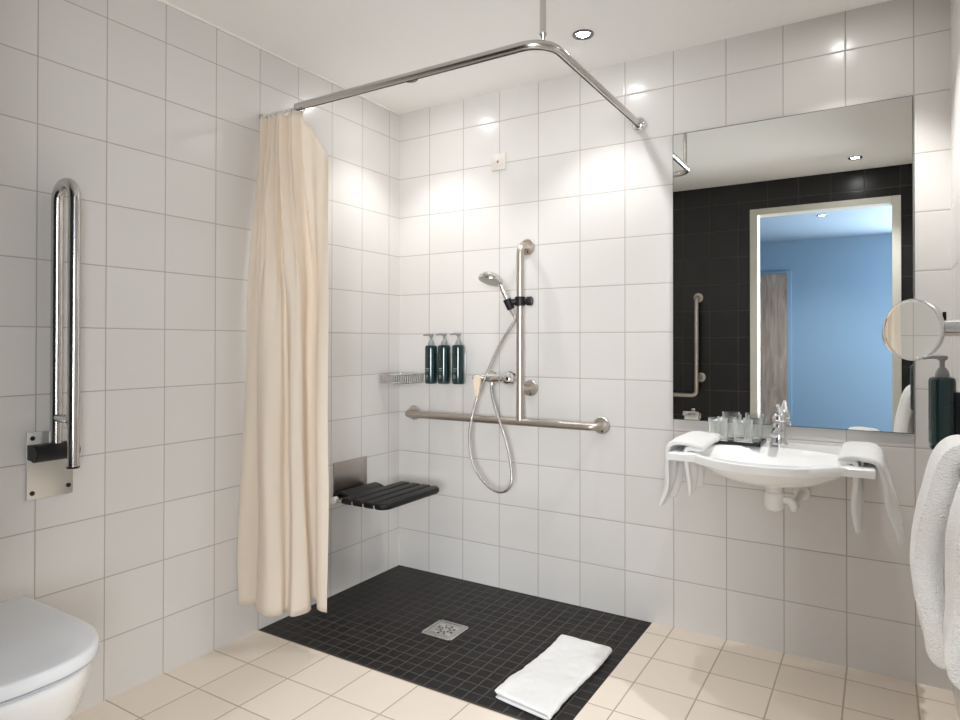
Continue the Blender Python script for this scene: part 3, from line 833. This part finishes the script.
# tray and tumblers
t = thing('amenity_tray', 'shallow black rectangular tray on the washbasin behind the left side of the bowl', 'tray', (1.64, -.105, ZT))
b = bmesh.new(); box(b, 1.525, 1.758, -.178, -.028, ZT + .0003, ZT + .004, .0012)
for a in ((1.525, 1.758, -.178, -.173), (1.525, 1.758, -.033, -.028), (1.525, 1.530, -.178, -.028), (1.753, 1.758, -.178, -.028)): box(b, *a, ZT + .0015, ZT + .013, .001)
obj('tray_body', b, 'tray', t)
for i, (x, y, lab) in enumerate(((1.594, -.137, 'front left'), (1.682, -.137, 'front right'))):
    b = bmesh.new(); lathe(b, [(.0, 0), (.037, 0), (.037, .0012), (0, .0012)], (x + .012, y + .002, ZT + .0042), (0, 0, 1), 32, caps=False)
    solo('coaster', b, 'paper', 'white paper coaster under the %s tumbler on the black tray' % lab, 'coaster', 'coasters on the tray')
def make_glass(label, loc):
    b = bmesh.new()
    lathe(b, [(0, 0), (.030, 0), (.0315, .002), (.034, .083), (.0335, .084), (.0327, .083), (.030, .012), (.026, .009), (0, .008)], (0, 0, 0), (0, 0, 1), 40, caps=False)
    o = obj('tumbler', b, 'glass', None, angle=50); o['label'] = label; o['category'] = 'glass'; o['group'] = 'tumblers on the tray'; o.location = loc
    return o
g0 = make_glass('clear glass tumbler on the black tray, front left of four', (1.606, -.135, ZT + .0056))
for lab, loc in (('clear glass tumbler on the black tray, behind the front left one', (1.624, -.062, ZT + .0042)),
                 ('clear glass tumbler on the black tray, front right of four', (1.694, -.135, ZT + .0056)),
                 ('clear glass tumbler on the black tray, behind the front right one', (1.716, -.062, ZT + .0042))):
    c = g0.copy(); COL.objects.link(c); c.location = loc; c['label'] = lab

# hand towels over the basin wings
def towel_def(seed, mirror):
    def f(p):
        q = V(p); s = (p.y + .42) / .30
        hang = max(0, .775 - p.z)
        q.x += (nz((0, p.y, p.z * .4), 20, .018, seed) + .005 * math.sin(p.y * 55 + seed + p.z * 6)) * min(1, hang / .09) * (1 if True else 0)
        if p.z < .775:
            side = abs(p.x - BX) > .285
            q.y += (.03 if side else .0) * hang * 2 * math.sin(seed + p.x * 30)
            cy = -.28; q.y = cy + (q.y - cy) * (1 - .25 * min(1, hang / .2))
        else:
            q.z += nz((p.x, p.y, 0), 20, .007, seed) + .006 * math.sin(s * PI)
        return q
    return f
def wing_towel(sgn, path, label, seed, y0, y1):
    b = bmesh.new()
    drape(b, [(BX + sgn * a, z) for a, z in path], .016, [y0 + (y1 - y0) * k / 44 for k in range(45)], towel_def(seed, sgn))
    soften(solo('hand_towel', b, 'terry', label, 'towel', 'hand towels on the washbasin', angle=180), 4)
wing_towel(-1, [(.250, .625), (.249, .70), (.250, .765), (.246, .788), (.218, .790), (.196, .793), (.198, .801), (.230, .806), (.270, .808), (.298, .800), (.312, .780), (.318, .72), (.330, .64), (.352, .575)],
           'white hand towel draped over the left end of the washbasin, bunched beside the tray', 2.3, -.415, -.13)
wing_towel(1, [(.250, .575), (.249, .68), (.250, .765), (.246, .789), (.220, .791), (.208, .796), (.240, .802), (.280, .802), (.303, .794), (.316, .772), (.328, .71), (.346, .63), (.360, .555)],
           'white hand towel draped over the right end of the washbasin, hanging lower', 5.1, -.415, -.06)

# ------------------------------------------------------------------ magnifying mirror
t = thing('magnifying_mirror', 'round chrome-rimmed magnifying mirror on a swivel arm from the right wall', 'mirror', (W, -.50, 1.19))
n_ = V((-1.0, -1.264, 0.0)).normalized(); c_ = V((2.193, -.49, 1.186)); s_ = V((-n_.y, n_.x, 0))
b = bmesh.new(); lathe(b, [(.0785, .0002), (.0805, .002), (.084, .002), (.0862, -.002), (.0862, -.009), (.083, -.013), (.074, -.0145), (.03, -.0175), (0, -.0175)], c_, n_, 64, caps=False); obj('rim', b, 'chrome', t)
b = bmesh.new(); lathe(b, [(0, .0004), (.0795, .0004)], c_, n_, 64, caps=False); obj('mirror_glass', b, 'mirror', t, smooth=False)
j = c_ - n_ * .017
b = bmesh.new(); tube(b, smooth_path([j, j - n_ * .02, V((2.262, -.462, 1.189))], 5), .006, 12); obj('swivel_joint', b, 'chrome', t)
b = bmesh.new(); cyl(b, (2.245, -.500, 1.190), (2.314, -.500, 1.190), .023, 30, .003); tube(b, [(2.262, -.462, 1.189), (2.262, -.485, 1.19)], .007, 12); obj('arm', b, 'satin', t)
b = bmesh.new(); cyl(b, (2.2665, -.503, 1.21), (2.2665, -.503, 1.233), .0045, 12, .001); obj('switch_pin', b, 'black_plastic', t)
b = bmesh.new(); lathe(b, [(.038, .001), (.038, .008), (.034, .011)], (W, -.500, 1.19), (-1, 0, 0), 30); obj('wall_flange', b, 'satin', t)

# ------------------------------------------------------------------ bath towel on the right wall
TZ = .905
t = thing('towel_rail', 'chrome wall towel rail on the right wall, covered by the thick bath towel', 'towel rail', (W, -1.15, TZ))
b = bmesh.new(); tube(b, fillet([(W - .01, -1.42, TZ), (2.255, -1.42, TZ), (2.255, -.93, TZ), (W - .01, -.93, TZ)], .02, 6), .009, 14); obj('bar', b, 'chrome', t)
for y in (-1.42, -.93):
    b = bmesh.new(); lathe(b, [(.022, .001), (.022, .008), (.012, .012)], (W, y, TZ), (-1, 0, 0), 24); obj('wall_flange', b, 'chrome', t)
def big_def(p):
    q = V(p); hang = max(0, .90 - p.z)
    q.x += nz((p.x * .5, p.y, p.z * .35), 10, .016, 3) * min(1, hang / .1) + nz(p, 45, .002, 8)
    q.y += nz((p.x, 0, p.z * .8), 7, .03, 6) * min(1, hang / .15)
    q.z += nz((p.x, p.y, 0), 9, .012, 2) * min(1, hang / .3 + .2)
    q.x = min(q.x + .005, W - .012)
    return q
b = bmesh.new()
drape(b, [(2.286, .56), (2.284, .75), (2.281, .88), (2.266, .928), (2.243, .926), (2.225, .89), (2.211, .82), (2.203, .74), (2.199, .67), (2.206, .60), (2.212, .56), (2.214, .525)], .050, [-1.12 + .18 * k / 24 for k in range(25)], big_def)
t = thing('bath_towel', 'thick white terry bath towel hanging in folds on the right wall at the picture edge', 'towel', (2.25, -1.1, .5))
soften(obj('towel_fold', b, 'terry_big', t, angle=180), 10)
b = bmesh.new()
drape(b, [(2.293, .62), (2.291, .78), (2.288, .860), (2.276, .900), (2.262, .895), (2.252, .86), (2.243, .80), (2.238, .72), (2.234, .66), (2.228, .61), (2.222, .57)], .040, [-1.30 + .165 * k / 24 for k in range(25)], big_def)
soften(obj('towel_fold', b, 'terry_big', t, angle=180), 10)

# ------------------------------------------------------------------ toilet
TY = -1.985
def outline(xb, xf, hw, z, n=56, p=2.6, flat=.50):
    """D-shaped plan: straight back part, rounded front"""
    pts = []; xm = xb + (xf - xb) * flat
    for k in range(n + 1):
        a = -PI / 2 + PI * k / n; c, s = math.cos(a), math.sin(a)
        pts.append(V((xm + (xf - xm) * abs(c) ** (2 / p), TY + hw * (1 if s > 0 else -1) * abs(s) ** (2 / p), z)))
    pts += [V((xb + (xm - xb) * q, TY + hw, z)) for q in (.75, .5, .25, 0)]
    pts += [V((xb, TY + hw * q, z)) for q in (.5, 0, -.5)]
    pts += [V((xb + (xm - xb) * q, TY - hw, z)) for q in (0, .25, .5, .75)]
    return pts
t = thing('toilet', 'white wall-hung toilet with closed lid on the left wall, lower left corner', 'toilet', (0, TY, .12))
b = bmesh.new()
prof = [(.02, .30, .10, .115), (.015, .36, .125, .13), (.01, .44, .150, .19), (.008, .548, .170, .26), (.006, .600, .179, .32), (.004, .626, .184, .375), (.003, .636, .186, .405), (.003, .637, .186, .418), (.004, .633, .184, .4225)]
loft(b, [outline(a, f, h, z) for a, f, h, z in prof]); obj('bowl', b, 'ceramic', t, angle=50)
b = bmesh.new()
loft(b, [outline(a, f, h, z) for a, f, h, z in ((.128, .630, .180, .4235), (.126, .632, .183, .425), (.126, .632, .183, .4285), (.128, .641, .181, .4295))]); obj('seat', b, 'lid', t, angle=50)
b = bmesh.new()
loft(b, [outline(a, f, h, z) for a, f, h, z in ((.134, .631, .188, .4310), (.129, .637, .193, .4325), (.127, .640, .1945, .436), (.128, .638, .193, .4565), (.130, .635, .190, .4605), (.135, .628, .184, .4620), (.16, .60, .15, .4626), (.22, .50, .10, .4628))]); obj('lid', b, 'lid', t, angle=50)
for dy in (-.085, .085):
    b = bmesh.new(); lathe(b, [(.017, 0), (.017, .034), (.014, .037)], (.105, TY + dy, .4225), (0, 0, 1), 24); obj('hinge', b, 'chrome', t)
# ------------------------------------------------------------------ camera
f_px, yaw, pit, rol = 651.5594, -.5518, .0071, .0014
F = V((math.sin(yaw) * math.cos(pit), math.cos(yaw) * math.cos(pit), math.sin(pit)))
R = V((math.cos(yaw), -math.sin(yaw), 0)); U = R.cross(F)
R2 = R * math.cos(rol) + U * math.sin(rol); U2 = -R * math.sin(rol) + U * math.cos(rol)
cd = bpy.data.cameras.new('camera'); cam = bpy.data.objects.new('camera', cd); COL.objects.link(cam)
cam.matrix_world = Matrix(((R2.x, U2.x, -F.x, 2.11518), (R2.y, U2.y, -F.y, -2.6625), (R2.z, U2.z, -F.z, 1.14638), (0, 0, 0, 1)))
cd.sensor_width = 36; cd.lens = 36 * f_px / 960; cd.shift_x = (480 - 477.713) / 960; cd.shift_y = (338.649 - 360) / 960
cd.clip_start = .02
scene.camera = cam

# ------------------------------------------------------------------ added fill lights in the blue room and render look
def area(loc, target, sx, sy, power, col):
    l = bpy.data.lights.new('added_fill_light', 'AREA'); l.shape = 'RECTANGLE'; l.size = sx; l.size_y = sy; l.energy = power; l.color = col
    o = bpy.data.objects.new('added_fill_light', l); COL.objects.link(o); o.location = loc
    o.rotation_euler = (V(target) - V(loc)).to_track_quat('-Z', 'Y').to_euler(); return o
area((3.25, Y2 + .10, 1.35), (3.25, 0, 2.1), 1.5, 1.8, 175, (.96, .98, 1))  # unseen fill light, added to brighten the back wall through the doorway
area((X2b - .10, -4.35, 1.35), (0, -4.35, 1.75), 1.7, 1.8, 92, (.96, .98, 1))  # second added fill light, reaches the left wall through the doorway
w = bpy.data.worlds.new('world'); w.use_nodes = True; scene.world = w
w.node_tree.nodes['Background'].inputs[0].default_value = (.8, .85, .9, 1); w.node_tree.nodes['Background'].inputs[1].default_value = .3
cy = scene.cycles
cy.max_bounces = 14; cy.diffuse_bounces = 8; cy.glossy_bounces = 6; cy.transmission_bounces = 10
cy.sample_clamp_indirect = 6; cy.caustics_reflective = False; cy.caustics_refractive = False
vs = scene.view_settings
vs.view_transform = 'Standard'; vs.look = 'None'; vs.gamma = 1; vs.use_curve_mapping = False
vs.exposure = 0.86
